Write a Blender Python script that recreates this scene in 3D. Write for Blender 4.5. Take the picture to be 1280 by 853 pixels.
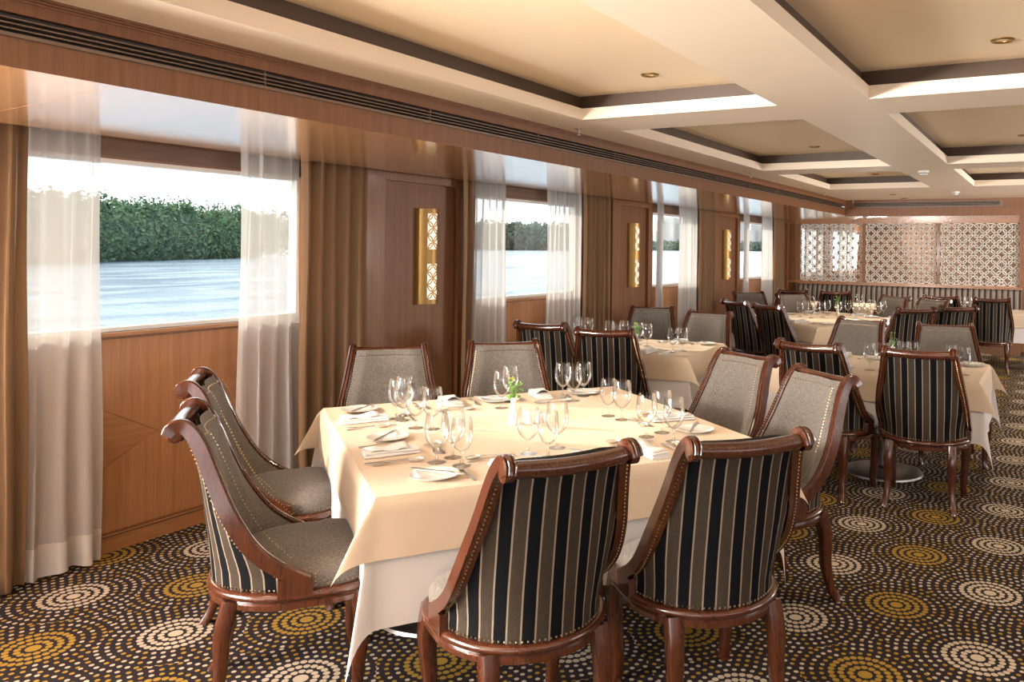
import bpy, math, random
from math import sin, cos, pi, radians, hypot, sqrt, atan2
from mathutils import Vector, Matrix
random.seed(7)
for o in list(bpy.data.objects): bpy.data.objects.remove(o)
S = bpy.context.scene
COL = S.collection

# ------------------------------------------------------------------ camera
TH = radians(27.15); ROLL = .0109; CAM = Vector((4.287, 0, 1.58)); FPX = 1010.
cd = bpy.data.cameras.new('camera'); cam = bpy.data.objects.new('camera', cd); COL.objects.link(cam)
cd.sensor_fit = 'HORIZONTAL'; cd.sensor_width = 36.; cd.lens = 36*FPX/1280
cd.shift_x = -(800-640)/1280; cd.shift_y = (310.4-426.5)/1280
cd.clip_start = .05; cd.clip_end = 3000
fw = Vector((-sin(TH), cos(TH), 0)); rt = Vector((cos(TH), sin(TH), 0)); up = Vector((0, 0, 1))
rt2 = rt*cos(ROLL) + up*sin(ROLL)*-1; 
rt2 = (rt*cos(ROLL) + up*sin(ROLL)).normalized(); up2 = (up*cos(ROLL) - rt*sin(ROLL)).normalized()
m = Matrix((( rt2.x, up2.x, -fw.x, CAM.x), (rt2.y, up2.y, -fw.y, CAM.y), (rt2.z, up2.z, -fw.z, CAM.z), (0, 0, 0, 1)))
cam.matrix_world = m
S.camera = cam

# ------------------------------------------------------------------ world, sun, exposure
S.view_settings.view_transform = 'Standard'; S.view_settings.look = 'None'
S.view_settings.gamma = 1; S.view_settings.use_curve_mapping = False
S.view_settings.exposure = 1.55
W = bpy.data.worlds.new('sky'); S.world = W; W.use_nodes = True
bg = W.node_tree.nodes['Background']; bg.inputs[0].default_value = (.93, .96, 1, 1); bg.inputs[1].default_value = 1.05
sd = bpy.data.lights.new('sun', 'SUN'); sun = bpy.data.objects.new('sun', sd); COL.objects.link(sun)
sd.energy = 2.8; sd.angle = radians(.8); sd.color = (1, .86, .68)
SUNAZ = radians(13); SUNEL = radians(23)
sdir = Vector((cos(SUNAZ)*cos(SUNEL), sin(SUNAZ)*cos(SUNEL), -sin(SUNEL)))
sun.rotation_euler = sdir.to_track_quat('-Z', 'Y').to_euler(); sun.location = (-6, 0, 8)

BYW = -4.45
# added soft fill lamps out of view, standing in for sky and river light
def fill_lamp(loc, direction, sx, sy, e, col):
    l = bpy.data.lights.new('fill_lamp', 'AREA'); l.shape = 'RECTANGLE'; l.size = sx; l.size_y = sy; l.energy = e; l.color = col
    o = bpy.data.objects.new('fill_lamp', l); COL.objects.link(o); o.location = loc
    o.rotation_euler = Vector(direction).to_track_quat('-Z', 'Y').to_euler(); return o
fill_lamp((.1, -.8, 1.56), (1, .5, .95), 1.8, .85, 310, (1, .94, .87))
fill_lamp((.1, -3.2, 1.56), (1, .75, .95), 1.8, .85, 210, (1, .94, .87))
fill_lamp((1.9, BYW, 1.1), (.1, 1, 1.2), 2.7, 1.9, 20, (1, .94, .88))
fill_lamp((5.5, BYW, 1.1), (-.15, 1, 1.2), 2.7, 1.9, 12, (1, .94, .88))
fill_lamp((7.5, 4.1, 1.56), (-1, .35, .3), 2.1, .85, 14, (1, .94, .88))
fill_lamp((7.5, 10.5, 1.56), (-1, .25, .15), 2.1, .85, 80, (1, .94, .88))
fill_lamp((.1, 20.2, 1.56), (1, -.6, .15), 1.6, .85, 60, (1, .97, .94))
fill_lamp((7.4, 17.5, 1.5), (-1, -.1, .1), 3.0, .9, 60, (1, .97, .94))
# ------------------------------------------------------------------ node helpers
class NT:
    def __init__(s, name):
        s.m = bpy.data.materials.new(name); s.m.use_nodes = True
        s.t = s.m.node_tree; s.n = s.t.nodes; s.b = s.n['Principled BSDF']; s.out = s.n['Material Output']
    def node(s, typ, **k):
        n = s.n.new(typ)
        for a, v in k.items(): setattr(n, a, v)
        return n
    def put(s, sock, v):
        if v is None: return
        if hasattr(v, 'is_output') or isinstance(v, bpy.types.NodeSocket): s.t.links.new(v, sock)
        else:
            if isinstance(v, (tuple, list)) and len(v) == 3 and sock.type == 'RGBA': v = (*v, 1)
            sock.default_value = v
    def ma(s, op, a, b=None, c=None):
        n = s.node('ShaderNodeMath', operation=op); s.put(n.inputs[0], a); s.put(n.inputs[1], b); s.put(n.inputs[2], c)
        return n.outputs[0]
    def mix(s, f, a, b):
        n = s.node('ShaderNodeMix', data_type='RGBA'); s.put(n.inputs[0], f); s.put(n.inputs[6], a); s.put(n.inputs[7], b)
        return n.outputs[2]
    def noise(s, vec, scale, detail=3, rough=.6, dist=0):
        n = s.node('ShaderNodeTexNoise'); s.put(n.inputs['Vector'], vec); n.inputs['Scale'].default_value = scale
        n.inputs['Detail'].default_value = detail; n.inputs['Roughness'].default_value = rough; n.inputs['Distortion'].default_value = dist
        return n.outputs['Fac']
    def mapv(s, vec, scale=(1, 1, 1), loc=(0, 0, 0)):
        n = s.node('ShaderNodeMapping'); s.put(n.inputs[0], vec); n.inputs['Scale'].default_value = scale; n.inputs['Location'].default_value = loc
        return n.outputs[0]
    def obj(s): return s.node('ShaderNodeTexCoord').outputs['Object']
    def uv(s): return s.node('ShaderNodeTexCoord').outputs['UV']
    def pos(s): return s.node('ShaderNodeNewGeometry').outputs['Position']
    def sep(s, v):
        n = s.node('ShaderNodeSeparateXYZ'); s.put(n.inputs[0], v); return n.outputs
    def comb(s, x, y, z=0.):
        n = s.node('ShaderNodeCombineXYZ'); s.put(n.inputs[0], x); s.put(n.inputs[1], y); s.put(n.inputs[2], z); return n.outputs[0]
    def ramp(s, f, stops):
        n = s.node('ShaderNodeValToRGB'); s.put(n.inputs[0], f); e = n.color_ramp.elements
        while len(e) < len(stops): e.new(.5)
        for i, (p, c) in enumerate(stops): e[i].position = p; e[i].color = (*c, 1)
        return n.outputs[0]
    def bump(s, h, strength=.3, dist=.002):
        n = s.node('ShaderNodeBump'); s.put(n.inputs['Height'], h); n.inputs['Strength'].default_value = strength; n.inputs['Distance'].default_value = dist
        s.t.links.new(n.outputs[0], s.b.inputs['Normal']); return n.outputs[0]
    def set(s, col=None, rough=None, metal=None, spec=None, coat=None, coatr=None, **k):
        i = s.b.inputs
        s.put(i['Base Color'], col); s.put(i['Roughness'], rough); s.put(i['Metallic'], metal)
        if spec is not None: i['Specular IOR Level'].default_value = spec
        if coat is not None: i['Coat Weight'].default_value = coat
        if coatr is not None: i['Coat Roughness'].default_value = coatr
        return s.m

def plain(name, col, rough=.5, metal=0, spec=.5, coat=0, var=0., vs=30):
    t = NT(name)
    c = col
    if var:
        n = t.noise(t.obj(), vs, 3)
        c = t.mix(n, tuple(x*(1-var) for x in col), tuple(min(1, x*(1+var)) for x in col))
    return t.set(c, rough, metal, spec, coat, .08)

def wood(name, c1, c2, axis='z', scale=18, stretch=.04, rough=.35, coat=.3, coord='obj', coatr=.1, fine=True, spec=.5):
    t = NT(name); v = t.obj() if coord == 'obj' else (t.pos() if coord == 'pos' else t.uv())
    sc = {'z': (1, 1, stretch), 'y': (1, stretch, 1), 'x': (stretch, 1, 1)}[axis]
    n1 = t.noise(t.mapv(v, sc), scale, 4, .65, .4)
    f = n1
    if fine:
        n2 = t.noise(t.mapv(v, sc), scale*9, 2, .5)
        f = t.ma('ADD', t.ma('MULTIPLY', n1, .55), t.ma('MULTIPLY', n2, .45))
    c = t.ramp(f, [(.33, c1), (.66, c2)])
    t.bump(f, .08, .001)
    if coat > .9: t.b.inputs['Coat IOR'].default_value = 3.8
    return t.set(c, rough, 0, spec, coat, coatr)

M = {}
M['oak'] = wood('oak_veneer', (.19, .074, .027), (.30, .13, .052), 'z', 26, .03, .45, .10, 'pos', .12)
M['oak_h'] = wood('oak_veneer_horizontal', (.30, .125, .048), (.46, .215, .09), 'y', 26, .03, .32, .35, 'pos', .12)
M['oak_v'] = wood('oak_veneer_upright', (.30, .125, .048), (.46, .215, .09), 'z', 26, .03, .32, .35, 'pos', .12)
M['oak_dark'] = wood('oak_veneer_dark', (.12, .058, .03), (.20, .10, .055), 'y', 26, .03, .45, .15, 'pos', .2)
M['soffit'] = wood('polished_soffit_veneer', (.40, .19, .08), (.60, .32, .15), 'x', 14, .06, .17, 1.0, 'pos', .13, spec=1.)
M['fascia'] = wood('fascia_veneer', (.16, .062, .024), (.25, .108, .044), 'z', 30, .03, .5, .06, 'pos', .15)
M['chair_wood'] = wood('mahogany', (.042, .0105, .0043), (.085, .021, .0075), 'z', 14, .15, .26, .7, 'obj', .12)
M['oak_top'] = wood('table_board', (.45, .25, .1), (.55, .32, .14), 'x', 20, .05)

def ceiling_mat():
    t = NT('cream_ceiling'); n = t.noise(t.pos(), 1.2, 2)
    c = t.mix(n, (.94, .76, .53), (.96, .80, .58)); return t.set(c, .42, 0, .35)
M['ceiling'] = ceiling_mat()
M['beam'] = plain('beam_paint', (.92, .80, .65), .5, var=.03, vs=1.5)
M['ctrim'] = plain('brown_cove_trim', (.085, .05, .03), .5)

def carpet():
    t = NT('carpet_of_dot_rosettes'); s = t.sep(t.pos()); X, Y = s[0], s[1]
    def wrap(v, c, p): return t.ma('WRAP', t.ma('SUBTRACT', v, c), p/2, -p/2)
    def sub(cx, cy):
        lx = wrap(X, cx, .725); ly = wrap(Y, cy, .672)
        r = t.ma('SQRT', t.ma('ADD', t.ma('MULTIPLY', lx, lx), t.ma('MULTIPLY', ly, ly)))
        a = t.ma('ADD', t.ma('DIVIDE', t.ma('ARCTAN2', ly, lx), 2*pi), .5)
        return r, a
    rg, ag = sub(3.675, 3.068); rc, ac = sub(4.0375, 3.404)
    isg = t.ma('LESS_THAN', rg, t.ma('SUBTRACT', rc, .03))
    r = t.ma('ADD', t.ma('MULTIPLY', rg, isg), t.ma('MULTIPLY', rc, t.ma('SUBTRACT', 1., isg)))
    a = t.ma('ADD', t.ma('MULTIPLY', ag, isg), t.ma('MULTIPLY', ac, t.ma('SUBTRACT', 1., isg)))
    i = t.ma('ROUND', t.ma('DIVIDE', t.ma('SUBTRACT', r, .052), .036))
    i = t.ma('MAXIMUM', i, 0.)
    R = t.ma('MULTIPLY_ADD', i, .036, .052)
    outer = t.ma('GREATER_THAN', i, 2.5)
    ds = t.ma('MULTIPLY_ADD', outer, .006, .028)
    n = t.ma('ROUND', t.ma('DIVIDE', t.ma('MULTIPLY', R, 2*pi), ds))
    an = t.ma('MULTIPLY_ADD', i, .5, t.ma('MULTIPLY', a, n))
    fr = t.ma('SUBTRACT', t.ma('FRACT', an), .5)
    dt = t.ma('DIVIDE', t.ma('MULTIPLY', fr, t.ma('MULTIPLY', R, 2*pi)), n)
    dr = t.ma('SUBTRACT', r, R)
    d = t.ma('SQRT', t.ma('ADD', t.ma('MULTIPLY', dt, dt), t.ma('MULTIPLY', dr, dr)))
    rad = t.ma('MULTIPLY_ADD', outer, -.0036, .0126)
    dot = t.ma('LESS_THAN', d, rad)
    cen = t.ma('LESS_THAN', r, .027)
    dot = t.ma('MAXIMUM', dot, cen)
    # a few outer dots change colour from ring to ring
    h = t.ma('FRACT', t.ma('MULTIPLY', t.ma('SINE', t.ma('ADD', t.ma('MULTIPLY', t.ma('FLOOR', an), 12.9898), t.ma('MULTIPLY', i, 78.233))), 43758.5))
    flip = t.ma('MULTIPLY', outer, t.ma('GREATER_THAN', h, .72))
    g2 = t.ma('ABSOLUTE', t.ma('SUBTRACT', isg, flip))
    cg = t.mix(g2, (.44, .36, .27), (.30, .185, .032))
    pile = t.noise(t.pos(), 900, 2)
    base = t.mix(pile, (.010, .0075, .010), (.030, .022, .024))
    c = t.mix(dot, base, cg)
    t.bump(pile, .5, .002)
    return t.set(c, .95, 0, .1)
M['carpet'] = carpet()

def weave(name, a, b, c3=None):
    t = NT(name); v = t.obj()
    n1 = t.noise(t.mapv(v, (1, 1, .25)), 420, 2); n2 = t.noise(t.mapv(v, (.25, .25, 1)), 420, 2); n3 = t.noise(v, 14, 3)
    f = t.ma('ADD', t.ma('MULTIPLY', n1, .5), t.ma('MULTIPLY', n2, .5))
    c = t.ramp(f, [(.38, a), (.62, b)])
    if c3: c = t.mix(t.ma('MULTIPLY', n3, .35), c, c3)
    t.bump(f, .5, .0015)
    t.b.inputs['Sheen Weight'].default_value = .15
    return t.set(c, .9, 0, .15)
M['tweed'] = weave('grey_tweed', (.058, .051, .046), (.20, .177, .158), (.15, .125, .10))
def stripes(name, period=.084, blk=(.004, .0042, .005), tau=(.046, .035, .026), line=(.23, .185, .14)):
    t = NT(name); s = t.sep(t.uv()); u = s[0]; v = t.obj()
    n1 = t.noise(t.mapv(v, (1, 1, .25)), 420, 2)
    ph = t.ma('FRACT', t.ma('ADD', t.ma('DIVIDE', u, period), 100.25))
    isb = t.ma('LESS_THAN', ph, .5)
    dl = t.ma('MINIMUM', t.ma('ABSOLUTE', t.ma('SUBTRACT', ph, .5)), t.ma('MINIMUM', ph, t.ma('SUBTRACT', 1., ph)))
    isl = t.ma('LESS_THAN', dl, .032)
    tc = t.mix(n1, tuple(x*.45 for x in tau), tuple(x*1.55 for x in tau))
    c = t.mix(isb, tc, t.mix(n1, blk, tuple(x*2 for x in blk)))
    c = t.mix(isl, c, line)
    t.bump(n1, .5, .0015)
    return t.set(c, .9, 0, .06)
M['stripe'] = stripes('striped_back_cloth')
M['bench_stripe'] = stripes('striped_bench_cloth', .085, (.05, .042, .038), (.33, .27, .225), (.46, .39, .33))
M['nail'] = plain('brass_nail', (.42, .32, .2), .3, 1)
def cloth(name, col, tr=.12):
    t = NT(name); n = t.noise(t.obj(), 3, 3); w = t.noise(t.obj(), 500, 1)
    c = t.mix(n, tuple(x*.96 for x in col), col); t.bump(t.ma('ADD', t.ma('MULTIPLY', n, 3.), w), .15, .003)
    t.b.inputs['Sheen Weight'].default_value = .1
    return t.set(c, .75, 0, .25)
M['cream_cloth'] = cloth('cream_tablecloth', (.60, .47, .345))
M['white_cloth'] = cloth('white_tablecloth', (.62, .58, .56))
M['napkin'] = cloth('napkin_linen', (.72, .70, .69))
M['china'] = plain('white_china', (.84, .82, .79), .12, coat=.6)
M['steel'] = plain('polished_cutlery', (.80, .78, .75), .34, 1)
M['iron'] = plain('brushed_steel_base', (.30, .29, .28), .35, 1)
M['brass'] = plain('aged_brass', (.36, .225, .08), .45, 1, var=.15, vs=9)
M['leaf'] = plain('fresh_leaf', (.16, .34, .05), .5, var=.5, vs=60)
M['leaf2'] = plain('yellow_green_bloom', (.35, .36, .06), .6, var=.4, vs=80)
M['white_paint'] = plain('white_paint', (.82, .80, .76), .4)
M['black'] = plain('dark_void', (.008, .008, .009), .6)
M['grille'] = plain('grille_slat', (.20, .13, .09), .4)
M['lattice'] = plain('cream_lattice', (.88, .83, .75), .5)
M['back_wall'] = plain('far_room_wall', (.24, .15, .10), .6, var=.1, vs=2)

def glassmat():
    t = NT('thin_glass'); t.n.remove(t.b)
    lw = t.node('ShaderNodeLayerWeight'); lw.inputs[0].default_value = .30
    tr = t.node('ShaderNodeBsdfTransparent'); t.put(tr.inputs[0], t.mix(t.ma('POWER', lw.outputs['Facing'], 2.6), (.985, .988, .985), (.16, .18, .20)))
    gl = t.node('ShaderNodeBsdfGlossy'); gl.inputs['Roughness'].default_value = .03; gl.inputs[0].default_value = (.95, .96, .96, 1)
    f = t.ma('MINIMUM', t.ma('MULTIPLY_ADD', lw.outputs['Fresnel'], .62, .015), .6)
    mx = t.node('ShaderNodeMixShader'); t.put(mx.inputs[0], f); t.put(mx.inputs[1], tr.outputs[0]); t.put(mx.inputs[2], gl.outputs[0])
    t.t.links.new(mx.outputs[0], t.out.inputs[0]); return t.m
M['glass'] = glassmat()
def solidglass():
    t = NT('solid_glass'); t.b.inputs['Transmission Weight'].default_value = 1; t.b.inputs['IOR'].default_value = 1.45
    return t.set((.97, .975, .97), .02)
M['sglass'] = solidglass()
def pane():
    t = NT('window_glass'); t.n.remove(t.b)
    fr = t.node('ShaderNodeFresnel'); fr.inputs[0].default_value = 1.45
    tr = t.node('ShaderNodeBsdfTransparent'); tr.inputs[0].default_value = (.96, .975, .97, 1)
    gl = t.node('ShaderNodeBsdfGlossy'); gl.inputs['Roughness'].default_value = .01
    mx = t.node('ShaderNodeMixShader'); t.put(mx.inputs[0], t.ma('MULTIPLY', fr.outputs[0], .15)); t.put(mx.inputs[1], tr.outputs[0]); t.put(mx.inputs[2], gl.outputs[0])
    t.t.links.new(mx.outputs[0], t.out.inputs[0]); return t.m
M['pane'] = pane()
def fabric_trans(name, col, transp, transl, stripe=0.):
    t = NT(name); t.n.remove(t.b)
    tr = t.node('ShaderNodeBsdfTransparent'); tr.inputs[0].default_value = (1, 1, 1, 1)
    tl = t.node('ShaderNodeBsdfTranslucent'); tl.inputs[0].default_value = (*col, 1)
    df = t.node('ShaderNodeBsdfDiffuse'); df.inputs[0].default_value = (*col, 1)
    m1 = t.node('ShaderNodeMixShader'); m1.inputs[0].default_value = transl
    t.put(m1.inputs[1], df.outputs[0]); t.put(m1.inputs[2], tl.outputs[0])
    m2 = t.node('ShaderNodeMixShader'); m2.inputs[0].default_value = transp
    t.put(m2.inputs[1], m1.outputs[0]); t.put(m2.inputs[2], tr.outputs[0])
    t.t.links.new(m2.outputs[0], t.out.inputs[0]); return t.m
M['sheer'] = fabric_trans('sheer_voile', (.68, .665, .65), .32, .30)
M['hem'] = fabric_trans('voile_hem', (.74, .70, .66), .06, .3)
M['drape'] = fabric_trans('tan_drape', (.33, .205, .12), 0, .3)
def emit(name, col, st):
    t = NT(name); t.b.inputs['Emission Color'].default_value = (*col, 1); t.b.inputs['Emission Strength'].default_value = st
    return t.set(col, .5)
M['lampglow'] = emit('lit_diffuser', (1, .9, .78), .28)
M['bulb'] = emit('bulb', (1, .85, .62), 2.2)
def water():
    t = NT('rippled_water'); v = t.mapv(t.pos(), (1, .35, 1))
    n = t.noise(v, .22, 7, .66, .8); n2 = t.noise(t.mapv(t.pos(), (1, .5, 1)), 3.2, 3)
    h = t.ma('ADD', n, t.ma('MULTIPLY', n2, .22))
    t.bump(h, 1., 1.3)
    c = t.ramp(n, [(.36, (.07, .14, .22)), (.62, (.36, .46, .54))])  # light and dark of the waves put into the base colour
    return t.set(c, .12, 0, .5)
M['water'] = water()
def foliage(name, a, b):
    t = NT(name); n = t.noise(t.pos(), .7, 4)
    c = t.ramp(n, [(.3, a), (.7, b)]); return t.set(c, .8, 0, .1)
M['foliage'] = foliage('bank_foliage', (.035, .085, .070), (.13, .20, .09))  # slight bluish haze put into the leaf colours
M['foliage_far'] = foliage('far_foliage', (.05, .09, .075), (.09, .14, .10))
M['far_build'] = plain('hazy_buildings', (.42, .40, .38), .8, var=.15, vs=.2)

# ------------------------------------------------------------------ mesh helpers
class MB:
    def __init__(s): s.v = []; s.f = []; s.uv = None
    def add(s, vs, fs):
        o = len(s.v); s.v += [tuple(p) for p in vs]; s.f += [tuple(i+o for i in f) for f in fs]; return o
    def box(s, x0, x1, y0, y1, z0, z1):
        v = [(x0,y0,z0),(x1,y0,z0),(x1,y1,z0),(x0,y1,z0),(x0,y0,z1),(x1,y0,z1),(x1,y1,z1),(x0,y1,z1)]
        s.add(v, [(0,3,2,1),(4,5,6,7),(0,1,5,4),(1,2,6,5),(2,3,7,6),(3,0,4,7)])
    def grid(s, P, wrapu=False, wrapv=False, flip=False):
        nu = len(P); nv = len(P[0]); fs = []
        for i in range(nu if wrapu else nu-1):
            for j in range(nv if wrapv else nv-1):
                a = i*nv+j; b = ((i+1) % nu)*nv+j; c = ((i+1) % nu)*nv+(j+1) % nv; d = i*nv+(j+1) % nv
                fs.append((d, c, b, a) if flip else (a, b, c, d))
        return s.add([p for row in P for p in row], fs)
    def lathe(s, prof, seg=24, c=(0, 0, 0)):
        P = [[(c[0]+r*cos(2*pi*k/seg), c[1]+r*sin(2*pi*k/seg), c[2]+z) for k in range(seg)] for r, z in prof]
        s.grid(P, wrapv=True, flip=True)
    def sweep(s, path, prof, xdir=None, closed=False, cap=True):
        """prof: list of (a,b) or function(i)->list; a along xdir, b along normal"""
        n = len(path); P = []
        pts = [Vector(p) for p in path]
        for i, p in enumerate(pts):
            t = (pts[min(i+1, n-1)]-pts[max(i-1, 0)]).normalized()
            xd = Vector(xdir if xdir else (0, 0, 1)); xd = (xd - t*xd.dot(t)).normalized()
            nd = xd.cross(t).normalized()
            pr = prof(i/(n-1)) if callable(prof) else prof
            P.append([tuple(p+xd*a+nd*b) for a, b in pr])
        o = s.grid(P, wrapv=True)
        k = len(P[0])
        if cap:
            s.f.append(tuple(o+j for j in range(k))[::-1]); s.f.append(tuple(o+(n-1)*k+j for j in range(k)))
    def build(s, name, mat, parent=None, smooth=True, uv=None, auto=40):
        me = bpy.data.meshes.new(name); me.from_pydata(s.v, [], s.f); me.update()
        me.materials.append(mat)
        if uv or s.uv:
            l = me.uv_layers.new(name='UVMap'); U = uv or s.uv
            for lp in me.loops: l.data[lp.index].uv = U[lp.vertex_index]
        if smooth:
            me.shade_smooth()
            try: me.set_sharp_from_angle(angle=radians(auto))
            except Exception: pass
        o = bpy.data.objects.new(name, me); COL.objects.link(o)
        if parent: o.parent = parent
        return o
def bx(name, mat, x0, x1, y0, y1, z0, z1, parent=None, bev=0):
    b = MB(); b.box(x0, x1, y0, y1, z0, z1); o = b.build(name, mat, parent, smooth=False)
    if bev:
        md = o.modifiers.new('bevel', 'BEVEL'); md.width = bev; md.segments = 2
    return o
def empty(name, loc=(0, 0, 0), rz=0):
    o = bpy.data.objects.new(name, None); COL.objects.link(o); o.location = loc; o.rotation_euler = (0, 0, rz)
    o.empty_display_size = .1; return o
def tag(o, label=None, cat=None, group=None, kind=None):
    if label: o['label'] = label
    if cat: o['category'] = cat
    if group: o['group'] = group
    if kind: o['kind'] = kind
    return o
def struct(o): o['kind'] = 'structure'; return o
def copy_tree(o, parent=None):
    c = o.copy(); COL.objects.link(c)
    if parent: c.parent = parent
    for ch in o.children: copy_tree(ch, c)
    return c
USED = set()
def place(proto, loc, rz=0, label=None, group=None, cat=None, rx=0, ry=0):
    if proto.name not in USED: USED.add(proto.name); o = proto
    else: o = copy_tree(proto)
    o.location = loc; o.rotation_euler = (rx, ry, rz)
    if label: o['label'] = label
    if group: o['group'] = group
    elif 'group' in o.keys(): del o['group']
    if cat: o['category'] = cat
    return o
def lerp(a, b, t): return a+(b-a)*t
def interp(pts, x):
    if x <= pts[0][0]: return pts[0][1]
    for (a, b), (c, d) in zip(pts, pts[1:]):
        if x <= c: return lerp(b, d, (x-a)/(c-a))
    return pts[-1][1]

# ================================================================== STRUCTURE
SO = 2.12; SE = 2.093; SF = 2.14; CE = 2.38; FX = 1.30; EW = 14.2; BH = 13.0; RX = 7.6; BY = -4.5
SILL = 1.12; WT = 2.01
WIN = [(-1.75, .15), (1.75, 3.62), (5.25, 7.0), (8.65, 9.95), (11.65, 13.1), (14.9, 16.3), (17.6, 19.0)]
struct(bx('floor', M['carpet'], -.1, RX+.1, BY, 21.5, -.08, 0))
# window wall
def wall_with_holes(name, mat, x0, x1, ya, yb, ztop, wins, s=SILL, t=WT):
    b = MB(); b.box(x0, x1, ya, yb, 0, s); b.box(x0, x1, ya, yb, t, ztop); y = ya
    for a, c in wins: b.box(x0, x1, y, a, s, t); y = c
    b.box(x0, x1, y, yb, s, t)
    return struct(b.build(name, mat, smooth=False))
wl = wall_with_holes('wall_left', M['oak'], -.12, 0, BY, 21.5, 2.55, WIN)
wr = wall_with_holes('wall_right', M['oak'], RX, RX+.12, BY, 21.5, 2.55, [(-3.8, -1.2), (-.5, 2.0), (3.0, 5.2), (6.2, 8.4), (9.4, 11.6)])
# rear wall (behind the camera) with two wide glazed doors' openings
b = MB()
for a, c in ((-.1, .5), (3.3, 4.1), (7.0, RX+.1)): b.box(a, c, BY-.12, BY, 0, 2.55)
b.box(.5, 3.3, BY-.12, BY, 2.1, 2.55); b.box(4.1, 7.0, BY-.12, BY, 2.1, 2.55)
struct(b.build('wall_rear', M['oak'], smooth=False))
struct(bx('baseboard_left', M['oak_h'], 0, .018, BY, EW, 0, .085))
bx('bead', M['oak_dark'], .018, .022, BY, EW, .078, .085, bpy.data.objects['baseboard_left'])

for i, (a, c) in enumerate(WIN):
    w = struct(empty('window_%d' % (i+1), (0, a, SILL)))
    f = MB(); L = c-a; H = WT-SILL
    for (y0, y1, z0, z1) in ((0, L, 0, .022), (0, L, H-.022, H), (0, .022, .022, H-.022), (L-.022, L, .022, H-.022)):
        f.box(-.10, -.03, y0, y1, z0, z1)
    f.build('frame', M['white_paint'], w, smooth=False)
    bx('pane', M['pane'], -.07, -.064, .022, L-.022, .022, H-.022, w)
    bx('sill_board', M['oak_h'], -.03, .03, -.02, L+.02, -.02, .0, w)
    bx('blind_box', M['oak_dark'], -.001, .022, -.06, L+.06, H+.006, H+.165, w)
# mitred veneer panels under the windows and framed panels on the piers
for k in (1, 2, 3, 4):
    a, c = WIN[k]; z0, z1 = .10, 1.085; ym, zm = (a+c)/2, .575
    for j, (p, q, mt) in enumerate((((a, z0), (c, z0), 'oak_v'), ((c, z0), (c, z1), 'oak_h'), ((c, z1), (a, z1), 'oak_v'), ((a, z1), (a, z0), 'oak_h'))):
        b = MB(); e = .0015
        ctr = ((p[0]+q[0]+ym)/3, (p[1]+q[1]+zm)/3)
        tri = [(ctr[0]+(u-ctr[0])*.996, ctr[1]+(v-ctr[1])*.996) for u, v in (p, q, (ym, zm))]
        b.add([(0, u, v) for u, v in tri]+[(.007, u, v) for u, v in tri], [(3, 4, 5), (0, 1, 4, 3), (1, 2, 5, 4), (2, 0, 3, 5)])
        b.build('veneer_panel', M[mt], wl, smooth=False)
PIER = [(4.12, 5.2), (7.62, 8.6), (10.55, 11.6), (13.6, 14.15)]
for a, c in PIER:
    b = MB()
    b.box(0, .045, a, a+.17, .09, SO); b.box(0, .045, c-.11, c, .09, SO); b.box(0, .045, a+.17, c-.11, SO-.07, SO); b.box(0, .045, a+.17, c-.11, .09, .2)
    b.build('pier_frame', M['oak'], wl, smooth=False)
    if c-a > .8:
        b = MB(); b.box(0, .012, a+.18, c-.12, .21, SO-.08); b.build('pier_panel', M['oak_dk'] if 'oak_dk' in M else M['fascia'], wl, smooth=False)
# soffit: four polished sheets
t1 = struct(empty('trim_1', (0, 0, SO)))
ys = [BY, 1.72, 4.55, 8.1, 11.2, EW]
for a, c in zip(ys, ys[1:]):
    o = bx('soffit_sheet', M['soffit'], 0, FX-.222, a+.0015, c-.0015, 0, .018, t1); o.location = (.22, 0, SE-SO); o.rotation_euler = (0, -math.atan2(SF-SE, FX-.22), 0)
bx('pocket_top', M['oak_dark'], 0, FX-.02, BY, EW, .065, .075, t1)
bx('pocket_edge', M['soffit'], .22, .235, BY, EW, -.012, .065, t1)
# fascia with slot grille
def fascia(name, L, parent_loc, rz):
    """runs along local +x from 0 to L, faces local -y ... z from SO to CE"""
    t = struct(empty(name, parent_loc, rz))
    bx('fascia_board', M['fascia'], 0, L, 0, .03, 0, .097, t)
    bx('lower_lip', M['grille'], 0, L, -.012, .03, .097, .109, t)
    bx('slot_back', M['black'], 0, L, .05, .06, .109, .175, t)
    for k in range(3):
        z = .122+.0165*k
        bx('slat', M['grille'], 0, L, -.004, .028, z, z+.0045, t)
    x = .7
    while x < L:
        bx('slat_bracket', M['grille'], x, x+.005, .0, .03, .109, .175, t); x += 1.02
    bx('upper_board', M['fascia'], 0, L, -.006, .03, .175, .213, t)
    for k in range(3):
        bx('crown_bead', M['fascia'], 0, L, -.012-.006*k, .03, .213+.009*k, .221+.009*k, t)
    return t
# along the window side: face looks to +X  -> local -y = +X : rotate 90deg
fascia('trim_2', BH-BY, (FX, BY, SF), radians(90))
t3 = struct(empty('trim_3', (FX, BH, SO)))
Lb = 6.2
bx('fascia_board', M['fascia'], 0, Lb, 0, .03, 0, .13, t3); bx('upper_board', M['fascia'], 0, Lb, 0, .03, .13, .262, t3)
bx('bead', M['oak_dark'], 0, Lb, -.012, 0, .122, .134, t3)
g = bx('grille_frame', M['grille'], .12, 2.3, -.016, 0, .142, .222, t3)
bx('slot_back', M['black'], .15, 2.27, -.019, -.016, .155, .21, g)
for k in range(3): bx('slat', M['grille'], .15, 2.27, -.026, -.0195, .163+.015*k, .168+.015*k, g)

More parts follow.
